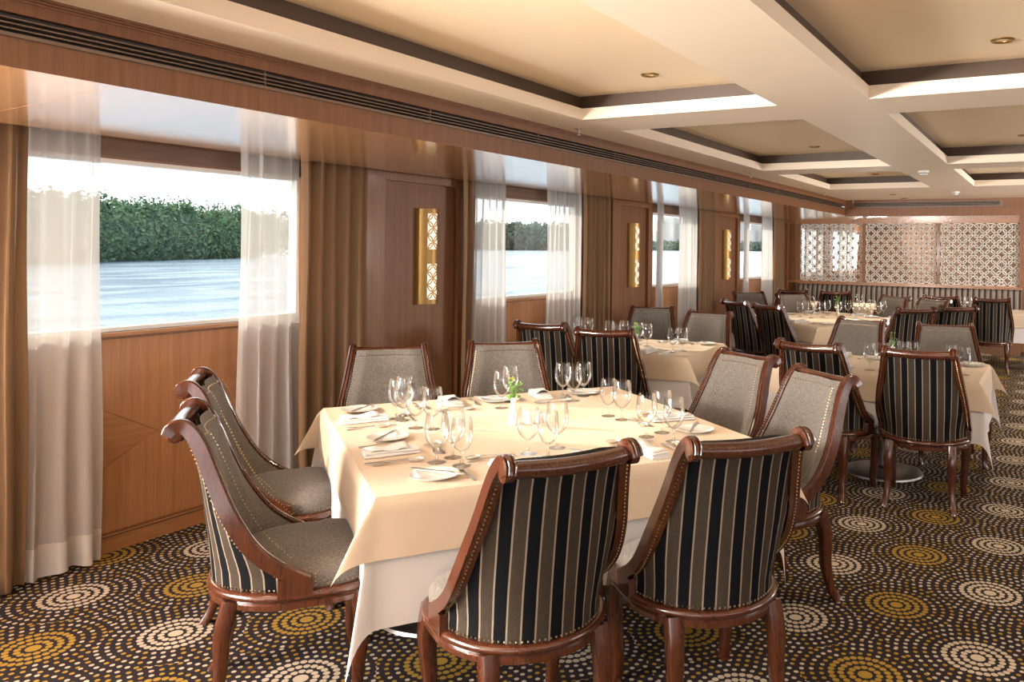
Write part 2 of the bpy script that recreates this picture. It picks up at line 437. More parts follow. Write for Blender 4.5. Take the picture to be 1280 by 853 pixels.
# ceiling with coffers
ce = struct(empty('ceiling', (0, 0, CE)))
CX = [(1.65, 2.91), (3.41, 4.67), (5.17, 6.43)]
CY = [(-4.1, -2.70), (-2.2, .85), (1.33, 4.33), (4.84, 7.85), (8.35, 10.6)]
b = MB(); xs = [FX]+[q for p in CX for q in p]+[RX]; yy = [BY]+[q for p in CY for q in p]+[BH]
for i in range(len(xs)-1):
    for j in range(len(yy)-1):
        if i % 2 == 1 and j % 2 == 1: continue
        b.box(xs[i], xs[i+1], yy[j], yy[j+1], 0, .07)
b.build('beam_grid', M['beam'], ce, smooth=False)
bx('ceiling_slab', M['ceiling'], FX-.1, RX, BY, BH, .155, .2, ce)
for (x0, x1) in CX:
    for (y0, y1) in CY:
        e = .05; b = MB(); X0, X1, Y0, Y1 = x0-e, x1+e, y0-e, y1+e
        b.box(X0-.02, X0, Y0-.02, Y1+.02, .07, .155); b.box(X1, X1+.02, Y0-.02, Y1+.02, .07, .155)
        b.box(X0, X1, Y0-.02, Y0, .07, .155); b.box(X0, X1, Y1, Y1+.02, .07, .155)
        b.build('cove_trim', M['ctrim'], ce, smooth=False)
struct(bx('trim_4', M['back_wall'], -.12, RX+.12, BY, 21.5, 2.6, 2.65))
bx('far_room_ceiling', M['beam'], 0, RX, EW+.1, 21.4, 2.3, 2.34, bpy.data.objects['trim_4'])
bx('end_soffit', M['soffit'], FX, RX, BH+.03, EW, SO, SO+.03, bpy.data.objects['trim_4'])

# end wall with pierced screens
we = struct(empty('wall_end', (0, EW, 0)))
bx('lower_wall', M['oak'], 0, RX, 0, .08, 0, 1.02, we)
bx('rail_bottom', M['oak_h'], .0, 3.95, -.02, .1, 1.0, 1.035, we)
bx('rail_top', M['oak_h'], .0, 3.95, -.02, .1, 2.045, 2.13, we)
bx('stile', M['oak'], .0, .235, -.02, .1, 1.035, 2.045, we)
PAN = [(.235, 1.335), (1.385, 2.55), (2.60, 3.79)]
for a, c in ((1.335, 1.385), (2.55, 2.60)): bx('stile', M['oak'], a, c, -.02, .1, 1.035, 2.045, we)
bx('post', M['oak'], 3.79, 4.02, -.04, .12, 0, 2.13, we)
bx('solid_bay', M['oak'], 4.02, RX, 0, .08, 1.02, 2.13, we)
def lattice(b, x0, x1, z0, z1, bb, wid, thk, fmap=None, seg=5, border=.012):
    nx = max(2, round((x1-x0)/bb)); nz = max(2, round((z1-z0)/bb)); cx = (x1-x0)/nx; cz = (z1-z0)/nz
    fm = fmap or (lambda x, y, z: (x, y, z))
    for i in range(nx):
        for j in range(nz):
            X, Z = x0+i*cx, z0+j*cz
            if (i+j) % 2 == 0: cs = ((X, Z+cz, 1, -1), (X+cx, Z, -1, 1))
            else: cs = ((X, Z, 1, 1), (X+cx, Z+cz, -1, -1))
            for (ox, oz, sx, sz) in cs:
                ring = []
                for k in range(seg+1):
                    t = pi/2*k/seg
                    for r in (1-wid/bb/2, min(1., 1+wid/bb/2)):
                        ring.append((ox+sx*cx*r*cos(t), oz+sz*cz*r*sin(t)))
                vs = [fm(u, -thk/2, v) for u, v in ring]+[fm(u, thk/2, v) for u, v in ring]; n = len(ring); fs = []
                for k in range(seg):
                    a = 2*k
                    fs += [(a, a+1, a+3, a+2), (n+a, n+a+2, n+a+3, n+a+1), (a, a+2, n+a+2, n+a), (a+1, n+a+1, n+a+3, a+3)]
                b.add(vs, fs)
    if border:
        for (p, q, r, s) in ((x0, x1, z0, z0+border), (x0, x1, z1-border, z1), (x0, x0+border, z0, z1), (x1-border, x1, z0, z1)):
            b.box(p, q, -thk/2, thk/2, r, s)
for (a, c) in PAN:
    b = MB(); lattice(b, a, c, 1.035, 2.045, .0845, .026, .022); o = b.build('lattice_screen', M['lattice'], we, smooth=False); o.location = (0, .03, 0)
# room beyond the screens
wf = struct(bx('wall_far', M['back_wall'], 0, RX, 21.4, 21.5, 0, 2.6))
sc2 = empty('divider_screen', (2.3, 17.2, 0))
tag(sc2, 'pale pierced divider screen seen through the right-hand lattice of the end wall', 'screen')
for k in range(3):
    b = MB(); lattice(b, 1.25*k, 1.25*k+1.2, .9, 1.95, .15, .03, .02, seg=3); b.build('lattice_panel', M['lattice'], sc2, smooth=False)
bx('lower_board', M['lattice'], 0, 3.75, -.02, .02, 0, .88, sc2)

# ================================================================== OUTSIDE
WZ = -1.0
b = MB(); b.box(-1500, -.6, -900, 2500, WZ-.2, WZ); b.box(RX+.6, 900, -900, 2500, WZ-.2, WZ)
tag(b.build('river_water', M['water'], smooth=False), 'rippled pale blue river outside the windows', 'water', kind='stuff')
def thicket(name, p0, p1, h0, h1, depth, n, size, mat, label):
    b = MB(); rnd = random.Random(5)
    for k in range(n):
        t = rnd.random(); d = rnd.random()**1.5*depth; h = lerp(h0, h1, t)*(.88+.12*sin(t*61)*sin(t*23+1)+.05*sin(t*173))
        zr = rnd.random()**.65
        x = lerp(p0[0], p1[0], t); y = lerp(p0[1], p1[1], t)
        nx, ny = -(p1[1]-p0[1]), (p1[0]-p0[0]); L = hypot(nx, ny); nx /= L; ny /= L
        bulge = (1-zr)*0+sin(zr*pi)*-depth*.15
        c = Vector((x+nx*(d+bulge), y+ny*(d+bulge), WZ+zr*h*rnd.uniform(.9, 1.04)))
        s = size*rnd.uniform(.5, 1.2)
        a = Vector([rnd.gauss(0, 1) for _ in range(3)]).normalized()*s; q = Vector([rnd.gauss(0, 1) for _ in range(3)]).normalized()*s*.6
        b.add([c-a, c+q, c+a, c-q], [(0, 1, 2, 3)])
    # dense core behind the leaves
    nx, ny = -(p1[1]-p0[1]), (p1[0]-p0[0]); L = hypot(nx, ny); nx /= L; ny /= L
    P = []
    N = 80
    for i in range(N+1):
        t = i/N; h = lerp(h0, h1, t)*(.80+.1*sin(t*61)*sin(t*23+1)); x = lerp(p0[0], p1[0], t)+nx*depth*.45; y = lerp(p0[1], p1[1], t)+ny*depth*.45
        P.append([(x, y, WZ), (x-nx, y-ny, WZ+h*.5), (x+nx, y+ny, WZ+h*.85), (x+nx*depth, y+ny*depth, WZ+h*.9), (x+nx*depth, y+ny*depth, WZ)])
    b.grid(P)
    return tag(b.build(name, mat, smooth=False), label, 'trees', kind='stuff')
def ray(px, py=310):
    a, bb = px-800, py-310.4; u = (a*cos(ROLL)+bb*sin(ROLL))/FPX
    return Vector((fw.x+u*rt.x, fw.y+u*rt.y))
def out(px, d): r = ray(px); return (CAM.x+d*r.x, CAM.y+d*r.y)
pA, pB = out(60, 92), out(360, 165)
pA2 = (pA[0]-(pB[0]-pA[0])*.9, pA[1]-(pB[1]-pA[1])*.9)
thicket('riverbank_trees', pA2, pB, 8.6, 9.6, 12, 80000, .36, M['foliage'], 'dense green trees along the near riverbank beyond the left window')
pC, pD = out(560, 560), out(760, 700)
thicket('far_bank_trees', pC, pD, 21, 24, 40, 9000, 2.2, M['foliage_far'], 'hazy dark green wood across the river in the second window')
pE, pF = out(800, 900), out(1000, 1300)
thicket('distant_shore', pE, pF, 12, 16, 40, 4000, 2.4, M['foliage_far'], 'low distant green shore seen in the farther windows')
town = empty('distant_town', (*out(845, 1500), WZ)); tag(town, 'pale hazy waterfront buildings far off in the third and fourth windows', 'buildings', kind='stuff')
for k in range(16):
    p = Vector(out(815+11*k, 1500)) - Vector(town.location.xy); h = 34+26*abs(sin(k*2.3))
    w = 10+6*abs(cos(k*1.7)); bx('building', M['far_build'], p.x-w, p.x+w, p.y-w, p.y+w, 0, h, town)

# ================================================================== CURTAINS
def curtain(kind, y0, y1, x, label, folds, amp, ztop=SO+.02, zbot=.012, flare=0., seed=0):
    rnd = random.Random(seed); N = folds*10; R = 22; ph = [rnd.uniform(-.35, .35) for _ in range(folds+2)]
    am = [rnd.uniform(.65, 1.15) for _ in range(folds+2)]
    def pt(u, v, off=0):
        k = u*folds; i = int(min(k, folds-.001)); f = k-i
        wv = sin(2*pi*(k+ph[i]*sin(pi*f)*.4))*lerp(am[i], am[i+1], f)
        y = lerp(y0, y1, u)+amp*.35*sin(4*pi*k+v*2)*.4 + (v)*flare*(u-.5)*2 + .006*sin(v*7+u*9)
        return (x+amp*wv*(.75+.35*v)+off+.006*sin(5*v+k), y, lerp(ztop, zbot, v)+(.006*sin(k*3) if v > .98 else 0))
    if kind == 'sheer':
        root = MB(); P = [[pt(i/N, j/R*.93) for j in range(R+1)] for i in range(N+1)]; root.grid(P)
        o = root.build('sheer_curtain', M['sheer']); h = MB()
        P = [[pt(i/N, .93+.07*j/3, .001) for j in range(4)] for i in range(N+1)]; h.grid(P); h.build('hem', M['hem'], o)
    else:
        root = MB(); P = [[pt(i/N, j/R) for j in range(R+1)] for i in range(N+1)]; root.grid(P); o = root.build('drape', M['drape'])
        md = o.modifiers.new('thick', 'SOLIDIFY'); md.thickness = .003
        h = MB(); P = [[tuple(Vector(pt(i/N, .96+.04*j/2))+Vector((.004, 0, 0))) for j in range(3)] for i in range(N+1)]; h.grid(P); h.build('hem', M['drape'], o)
    return tag(o, label, 'curtain', 'sheer curtains along the windows' if kind == 'sheer' else 'tan drapes along the windows')
curtain('drape', 1.45, 2.0, .13, 'tan drape at the left edge of the picture, before the first window', 5, .032, seed=1)
curtain('sheer', 1.93, 2.33, .10, 'sheer white curtain hanging left of the first window view', 4, .03, flare=.015, seed=2)
curtain('sheer', 3.09, 3.50, .11, 'sheer white curtain at the right side of the first large window', 4, .03, flare=.015, seed=3)
curtain('drape', 3.49, 4.04, .13, 'wide tan drape between the first window and the first wall lamp', 5, .032, seed=4)
curtain('drape', 5.05, 5.2, .12, 'narrow tan drape just right of the first wall lamp', 2, .028, seed=5)
curtain('sheer', 5.18, 5.63, .11, 'sheer white curtain on the left of the second window', 5, .03, seed=6)
curtain('sheer', 6.25, 6.87, .11, 'sheer white curtain on the right of the second window', 7, .03, seed=7)
curtain('drape', 6.86, 7.42, .13, 'tan drape between the second window and the second wall lamp', 6, .032, seed=8)
curtain('sheer', 8.58, 8.76, .11, 'narrow sheer curtain on the left of the third window', 3, .028, seed=9)
curtain('sheer', 9.2, 9.79, .11, 'sheer white curtain on the right of the third window', 7, .03, seed=10)
curtain('drape', 9.78, 10.38, .13, 'tan drape between the third window and the third wall lamp', 6, .032, seed=11)
curtain('sheer', 11.56, 11.83, .11, 'narrow sheer curtain on the left of the fourth window', 3, .028, seed=12)
curtain('sheer', 12.42, 12.97, .11, 'sheer white curtain on the right of the fourth window', 6, .03, seed=13)
curtain('drape', 12.96, 13.55, .13, 'tan drape beside the end wall, past the fourth window', 6, .032, seed=14)
for k, (a, c) in enumerate(((14.9, 15.4), (15.9, 16.3), (17.6, 18.0), (18.6, 19.0))):
    curtain('sheer', a, c, .11, 'white sheer curtain seen through the lattice, %s beyond the end wall' % ('first', 'second', 'third', 'last')[k], 4, .03, seed=20+k)

# ================================================================== WALL LAMPS
def sconce():
    r = empty('wall_lamp'); tag(r, 'brass', 'lamp')
    A, B = .105, .095; H = .72
    def arc(th): return (B*sin(th), -A*cos(th))   # x out from wall, y along wall
    def shell(b, t0, t1, z0, z1, n=12):
        P = [[(arc(lerp(t0, t1, i/n))[0], arc(lerp(t0, t1, i/n))[1], z) for z in (z0, z1)] for i in range(n+1)]
        Q = [[(arc(lerp(t0, t1, i/n))[0]*.975, arc(lerp(t0, t1, i/n))[1]*.975, z) for z in (z0, z1)] for i in range(n+1)]
        b.grid(P); b.grid(Q, flip=True)
    g0, g1 = .95, pi-.25
    b = MB(); shell(b, 0, g0, 0, H); shell(b, g1, pi, 0, H); shell(b, g0, g1, 0, .035); shell(b, g0, g1, .305, .415); shell(b, g0, g1, H-.035, H)
    shd = b.build('shade', M['brass'], r)
    for z0, z1 in ((.035, .305), (.415, H-.035)):
        b = MB()
        def fm(x, y, z): a = arc(x); k = 1+y*2; return (a[0]*k-.001, a[1]*k, z)
        lattice(b, g0, g1, z0, z1, .054/.1, .0085/.1, .006, fmap=fm, seg=4, border=0) if False else None
        nx = 4; nz = 5; cx = (g1-g0)/nx; cz = (z1-z0)/nz; w = .15
        for i in range(nx):
            for j in range(nz):
                X, Z = g0+i*cx, z0+j*cz
                cs = ((X, Z+cz, 1, -1), (X+cx, Z, -1, 1)) if (i+j) % 2 == 0 else ((X, Z, 1, 1), (X+cx, Z+cz, -1, -1))
                for (ox, oz, sx, sz) in cs:
                    P = []
                    for k in range(6):
                        t = pi/2*k/5; row = []
                        for rr, d in ((1-w, 1), (1+w*.0+.03, 1), (1.03, .97), (1-w, .97)):
                            th = ox+sx*cx*min(rr, 1.)*cos(t); zz = oz+sz*cz*min(rr, 1.)*sin(t); a = arc(th)
                            row.append((a[0]*d, a[1]*d, zz))
                        P.append(row)
                    b.grid(P, wrapv=True)
        b.build('pierced_panel', M['brass'], shd, smooth=False)
    b = MB(); P = [[(arc(pi*i/14)[0]*.85, arc(pi*i/14)[1]*.9, z) for z in (.03, H-.03)] for i in range(15)]; b.grid(P)
    b.build('diffuser', M['lampglow'], r)
    bx('back_plate', M['brass'], -.002, .006, -A-.004, A+.004, 0, H, r)
    return r
sp = sconce()
for y, l in ((4.74, 'pierced brass wall lamp on the nearest wooden pier'), (8.13, 'pierced brass wall lamp on the second pier, between second and third windows'), (11.05, 'pierced brass wall lamp on the third pier, left of the fourth window')):
    place(sp, (.014, y, 1.14), 0, l, 'brass wall lamps')

# ================================================================== CEILING FITTINGS
def downlight():
    r = empty('downlight'); tag(r, '', 'light')
    b = MB(); b.lathe([(.026, .012), (.03, -.002), (.045, -.006), (.05, -.001), (.05, .002)], 28); b.build('trim_ring', M['brass'], r)
    b = MB(); b.lathe([(.0001, .02), (.018, .018), (.027, .004)], 20); b.build('lamp', M['bulb'], r)
    l = bpy.data.lights.new('downlight_beam', 'SPOT'); l.energy = 26; l.color = (1, .8, .58); l.spot_size = radians(110); l.spot_blend = .8; l.shadow_soft_size = .04
    lo = bpy.data.objects.new('beam', l); COL.objects.link(lo); lo.location = (0, 0, -.03); lo.parent = r
    return r
dl = downlight()
for x, y, l in ((2.30, 3.97, 'recessed brass downlight in the nearest left ceiling coffer'), (4.07, 3.97, 'recessed brass downlight in the large coffer at upper right'), (2.31, 7.36, 'recessed downlight in the second left ceiling coffer'), (4.06, 7.26, 'recessed downlight in the second right coffer, at the picture edge'), (2.30, 10.26, 'recessed downlight in the farthest left ceiling coffer')):
    place(dl, (x, y, CE+.153), 0, l or 'recessed downlight in a coffer outside the picture', 'recessed downlights')
for x, y, l in ((2.25, 11.75, 'small recessed downlight in the flat ceiling before the end wall'), (2.25, 12.7, 'small recessed downlight closest to the end wall grille')):
    place(dl, (x, y, CE-.002), 0, l, 'recessed downlights')
def sprinkler():
    r = empty('sprinkler'); tag(r, '', 'sprinkler')
    b = MB(); b.lathe([(.001, 0), (.028, 0), (.03, -.004), (.012, -.010), (.008, -.02), (.0001, -.02)], 18); b.build('rosette', M['steel'], r)
    b = MB(); b.lathe([(.0001, -.02), (.003, -.02), (.003, -.042), (.014, -.043), (.014, -.045), (.0001, -.046)], 12); b.build('deflector', M['steel'], r)
    return r
spk = sprinkler()
for x, y, l in ((1.44, 4.636, 'small sprinkler head nearest the camera, above the fascia'), (1.44, 8.09, 'small sprinkler head on the ceiling beside the second coffer'), (1.45, 11.13, 'small sprinkler head beside the third coffer'), (1.46, 12.85, 'small sprinkler head in the far corner above the end grille')):
    place(spk, (x, y, CE), 0, l, 'sprinkler heads')
def detector():
    r = empty('smoke_detector'); tag(r, '', 'detector')
    b = MB(); b.lathe([(.001, 0), (.052, 0), (.054, -.012), (.048, -.018)], 28); b.build('base', M['white_paint'], r)
    b = MB(); b.lathe([(.04, -.018), (.04, -.034), (.03, -.042), (.0001, -.044)], 28); b.build('sensor_cap', M['white_paint'], r)
    b = MB(); b.lathe([(.041, -.021), (.042, -.024), (.041, -.027)], 20); b.build('slot', M['black'], r)
    return r
sdp = detector()
place(sdp, (3.12, 8.45, CE), 0, 'white round smoke detector, the nearer one on the ceiling beam', 'smoke detectors')
place(sdp, (3.10, 11.54, CE), 0, 'white round smoke detector, the farther one on the ceiling beam', 'smoke detectors')

# ================================================================== CHAIRS
FR = [(.475, .03), (.483, .005), (.50, -.035), (.545, -.095), (.61, -.15), (.71, -.205), (.82, -.25), (.92, -.288), (.965, -.31), (.985, -.325)]
YC = [(.40, -.268), (.6, -.285), (.8, -.312), (.92, -.335), (.985, -.36)]
WX = [(.40, .262), (.6, .26), (.7, .248), (.8, .228), (1.0, .195)]
def fpt(z, s=1): return Vector((s*interp(WX, z), interp(FR, z) if z > .475 else .03, z))
def arcrow(z, n=24, inset=0., pad=0.):
    yf = (interp(FR, z) if z > .475 else .03); yc = interp(YC, z); B = .298; y0 = yc+B
    am = math.acos(max(-1, min(1, (y0-yf)/B))); Wz = interp(WX, z)/max(.2, sin(am)); row = []
    for i in range(n+1):
        a = -am+2*am*i/n; e = pad*min(1, cos(a/am*pi/2)*2.2)
        row.append(Vector(((Wz-inset*Wz/interp(WX, z))*sin(a), y0-B*cos(a)+e, z)))
    return row
def smoothpath(pts, n):
    """Catmull-Rom"""
    P = [Vector(p) for p in pts]; out = []
    for k in range(n+1):
        t = k/n*(len(P)-1); i = min(int(t), len(P)-2); f = t-i
        p0 = P[max(i-1, 0)]; p1 = P[i]; p2 = P[i+1]; p3 = P[min(i+2, len(P)-1)]
        out.append(.5*((2*p1)+(-p0+p2)*f+(2*p0-5*p1+4*p2-p3)*f*f+(-p0+3*p1-3*p2+p3)*f**3))
    return out
def d_outline(n=40, a=.265, bb=.272, fy=.235, inset=0.):
    pts = []
    for k in range(n):
        t = 2*pi*k/n; c, s_ = cos(t), sin(t)
        if s_ < 0: x = (a-inset)*abs(c)**1.0*(1 if c > 0 else -1); y = (bb-inset)*s_
        else:
            e = .42; x = (a-inset)*abs(c)**e*(1 if c > 0 else -1); y = (fy-inset)*abs(s_)**e*(1.0+.06*(1-abs(c)))
        pts.append((x, y))
    return pts
def make_chair():
    r = empty('dining_chair'); tag(r, '', 'chair')
    zs = [.425, .45, .475, .485, .50, .52, .55, .59, .64, .70, .77, .84, .90, .95, .98]
    # outer striped back
    b = MB(); P = []; uv = []
    for z in zs:
        row = arcrow(z); 
        L = 0; ls = [0]
        for p, q in zip(row, row[1:]): L += (q-p).length; ls.append(L)
        P.append([tuple(p) for p in row]); uv += [(l-L/2, z) for l in ls]
    b.grid(P, flip=True); b.uv = uv; bpan = b.build('back_panel', M['stripe'], r)
    # inner upholstery (padded)
    b = MB(); P = []; n = 24
    zi = [.44]+zs[3:]
    for z in zi:
        P.append([(p.x, p.y+.014, z+.002) for p in arcrow(z, n, .022, .045 if z < .95 else .034)])
    b.grid(P); b.build('backrest', M['tweed'], r)
    # side frames: swept moulding
    for s in (-1, 1):
        path = smoothpath([(s*interp(WX, z), y, z) for y, z in ((.045, .462), (.01, .478), (-.035, .502), (-.095, .547), (-.15, .612), (-.205, .71), (-.25, .82), (-.288, .92), (-.318, .972), (-.345, .992), (-.372, .985), (-.385, .962))], 44)
        def prof(t):
            d = interp([(0, .015), (.12, .021), (.4, .025), (.75, .021), (.9, .021), (1, .016)], t)
            w = .019
            return [(-w, -d), (-w, d*.8), (-w*.72, d), (-w*.5, d*.72), (-w*.25, d*1.05), (w*.25, d*1.05), (w*.5, d*.72), (w*.72, d), (w, d*.8), (w, -d)]
        b = MB()
        # orient so that b axis points to the front/inside
        b.sweep(path, (lambda t: [(a, -q) for a, q in prof(t)]) if True else prof, xdir=(1, 0, 0))
        # block from arm end down to the rail
        zz = [.425, .45, .475]
        b.box(s*.262-.0165, s*.262+.0165, -.055, .052, .415, .478)
        b.build('side_frame', M['chair_wood'], r, auto=30)
    # top rail
    b = MB(); N = 24; P = []
    for i in range(N+1):
        u = i/N*2-1; x = u*.201; y = -.352+(-.02)*(cos(u*pi/2)) ; zt = .972-.008*cos(u*pi/2); row = []
        for k in range(14):
            a = 2*pi*k/14; rr = .027 if abs(u) < .93 else .028
            yy = cos(a)*rr*1.05; zz_ = sin(a)*rr*.92
            if yy > 0 and zz_ < 0: yy *= 1.15; zz_ *= 1.2
            row.append((x, y+yy, zt+zz_))
        P.append(row)
    o = b.grid(P, wrapv=True, flip=True)
    b.f.append(tuple(o+k for k in range(14))); b.f.append(tuple(o+N*14+k for k in range(14))[::-1])
    for s in (-1, 1):   # scroll ends
        PP = []
        for x, rr in ((.184, .0275), (.186, .0285), (.211, .0285), (.215, .024), (.2155, .014), (.2155, .0001)):
            PP.append([(s*x, -.362+cos(2*pi*k/16)*rr, .968+sin(2*pi*k/16)*rr) for k in range(16)])
        b.grid(PP, wrapv=True, flip=(s < 0))
    b.build('top_rail', M['chair_wood'], r)
    # lower front moulding of the top rail inside
    # seat rail
    b = MB(); prof = [(0, .372), (.006, .376), (.006, .392), (.0, .397), (.003, .402), (.012, .408), (.014, .418), (.008, .426), (-.004, .43), (-.05, .43), (-.05, .372)]
    ol = d_outline(56); P = []
    for k, (x, y) in enumerate(ol):
        x2, y2 = ol[(k+1) % 56]; x0, y0 = ol[k-1]; tx, ty = x2-x0, y2-y0; l = hypot(tx, ty) or 1; nx, ny = ty/l, -tx/l
        P.append([(x+nx*d, y+ny*d, z) for d, z in prof])
    b.grid(P, wrapu=True, wrapv=True); b.build('seat_rail', M['chair_wood'], r, auto=50)
    # seat cushion
    b = MB(); P = []
    for (ins, z) in ((.0, .428), (-.004, .445), (-.002, .468), (.01, .488), (.035, .505), (.08, .520), (.14, .530), (.2, .534), (.255, .535)):
        P.append([(x*(1 if ins < .25 else .02), y if ins < .25 else .0, z+(.006 if y > .1 and 0 < ins < .2 else 0)) for x, y in d_outline(56, .250, .230, .232, ins)])
    o = b.grid(P, wrapv=True, flip=True); b.build('seat', M['tweed'], r, auto=80)
    # legs
    def leg(path, w0, w1):
        bb = MB()
        def prof(t):
            w = interp([(0, w0), (.25, w0*.92), (.75, w1), (.93, w1), (1, w1*1.15)], t)
            return [(-w, -w*.8), (-w*.8, -w), (w*.8, -w), (w, -w*.8), (w, w*.8), (w*.8, w), (-w*.8, w), (-w, w*.8)]
        bb.sweep(smoothpath(path, 16), prof, xdir=(1, 0, 0)); return bb
    for s in (-1, 1):
        leg([(s*.222, .195, .40), (s*.232, .212, .30), (s*.226, .205, .18), (s*.218, .20, .07), (s*.224, .213, 0)], .030, .0175).build('leg', M['chair_wood'], r, auto=50)
    for s in (-1, 1):
        leg([(s*.18, -.195, .40), (s*.186, -.222, .30), (s*.186, -.225, .18), (s*.192, -.245, .07), (s*.203, -.28, 0)], .028, .0175).build('leg', M['chair_wood'], r, auto=50)
    # nails
    b = MB()
    def nail(p, nrm):
        n_ = Vector(nrm).normalized(); t = n_.orthogonal().normalized(); q = n_.cross(t); R_ = .0042
        p = Vector(p); b.add([p+t*R_, p+q*R_, p-t*R_, p-q*R_, p+n_*.0038], [(0, 1, 4), (1, 2, 4), (2, 3, 4), (3, 0, 4)])
    def along(pts, step, f):
        acc = 0; last = pts[0]; f(pts[0])
        for p in pts[1:]:
            d = (p-last).length
            if d >= step: f(p); last = p
    for s in (-1, 1):
        path = smoothpath([(s*(interp(WX, z)-.002), y, z) for y, z in ((-.035, .44), (-.05, .475), (-.07, .50), (-.125, .547), (-.178, .612), (-.230, .71), (-.274, .82), (-.312, .92), (-.33, .95))], 400)
        along(path, .0135, lambda p: nail(p+Vector((s*.003, -.006, 0)), (s*.7, -.7, 0)))
        path = smoothpath([(s*(interp(WX, z)-.026), y, z) for y, z in ((-.03, .535), (-.058, .567), (-.112, .628), (-.168, .722), (-.215, .826), (-.256, .92), (-.275, .955))], 400)
        along(path, .0135, lambda p: nail(p+Vector((0, .012, 0)), (-s*.3, 1, .3)))
    row = [Vector((x, y, .438)) for x, y in [(p.x, p.y) for p in arcrow(.438, 300)]]
    along(row, .0145, lambda p: nail(p+Vector((p.x*.01, -.003, 0)), (p.x*2.5, -1 if abs(p.x) < .2 else -.4, 0)))
    row = [Vector(p) for p in arcrow(.936, 200)]
    along(row, .0145, lambda p: nail(p+Vector((0, -.003, 0)), (0, -1, 0)))
    row = [p+Vector((0, .017, 0)) for p in arcrow(.952, 200, .022, .034) if abs(p.x) < .165]
    along(row, .0135, lambda p: nail(p, (0, 1, .1)))
    ol = d_outline(400, .250, .230, .232, -.003)
    row = [Vector((x, y, .44)) for x, y in ol if y > .055]
    along(row, .0145, lambda p: nail(p, (p.x if abs(p.x) > .22 else 0, 1 if p.y > .15 else .01, 0)))
    for s in (-1, 1):
        for k in range(4): nail((s*.262, .06, .442+.013*k), (s, .3, 0))
    tag(b.build('nailheads', M['nail'], bpan, smooth=False), kind='stuff')
    return r
chair = make_chair()
NA = radians(54.2)
CH = [  # rail-top midpoint (x,y), facing in degrees, label
 (.955, 2.24, 48, 'dining chair on the left by the window wall, the farther of two in profile'),
 (1.63, 1.757, 50, 'dining chair at left front, nearer of two in profile, striped back and grey seat'),
 (3.075, 1.955, 149, 'striped-back chair in the foreground centre with its back to the camera'),
 (3.455, 2.385, 139, 'striped-back chair in the foreground, right of the centre one, back to the camera'),
 (2.77, 4.31, 243, 'grey-front chair at right of the nearest table, the farther of two, partly behind glasses'),
 (3.32, 3.85, 232, 'grey-front chair at right of the nearest table, nearer of the two'),
 (.85, 3.52, -46, 'grey-front chair with reddish frame behind the nearest table, left one before the drape'),
 (1.28, 4.04, -46, 'grey-front chair with reddish frame behind the nearest table, right one by the panelled pier'),
 (.78, 5.17, 98, 'dark striped-back chair at the second window table, left one near the sheer curtain'),
 (1.42, 5.04, 106, 'dark striped-back chair at the second window table, right one in front of its cloth'),
 (.72, 7.25, -72, 'grey-front chair on the far side of the second window table, left one'),
 (1.46, 6.97, -92, 'grey-front chair on the far side of the second window table, right one'),
 (2.91, 5.01, 80, 'striped-back chair at the right-hand table, partly hidden by two grey-front chairs'),
 (3.57, 5.04, 91, 'striped-back chair at right standing clear on the carpet, back square to the camera'),
 (2.84, 7.01, -106, 'grey-front chair on the far side of the right-hand table, left one'),
 (3.51, 6.88, -77, 'grey-front chair on the far side of the right-hand table, right one'),
 (1.05, 8.66, 58, 'striped chair with sunlit back at the far centre table, left one of the pair'),
 (1.57, 8.23, 60, 'striped chair with shaded back at the far centre table, right one of the pair'),
 (3.04, 8.65, 128, 'striped-back chair turned left, the left one of two behind the right-hand table'),
 (3.39, 9.19, 128, 'striped-back chair turned left, the right one of two behind the right-hand table'),
 (2.48, 10.81, 240, 'grey-front chair at the right of the far centre table, left one'),
 (3.0, 10.46, 238, 'grey-front chair at the right of the far centre table, right one'),
 (.57, 10.49, -52, 'grey-front chair behind the two striped chairs, close to the fourth window'),
 (1.16, 10.52, -48, 'grey-front chair at the far centre table, before a black striped one'),
 (.90, 11.5, 110, 'black striped-back chair half hidden behind a grey-front chair near the far corner'),
 (1.53, 11.5, 110, 'striped-back chair behind the far centre table greenery, facing the long bench'),
 (2.97, 11.2, 88, 'striped-back chair before the bench, mostly hidden behind a grey-front one'),
 (3.59, 11.13, 97, 'tall striped-back chair at the far right, its back to the camera'),
]
for x, y, a, l in CH:
    f = radians(a)
    place(chair, (x+.362*cos(f), y+.362*sin(f), 0), f-pi/2, l, 'carved mahogany dining chairs with striped backs')

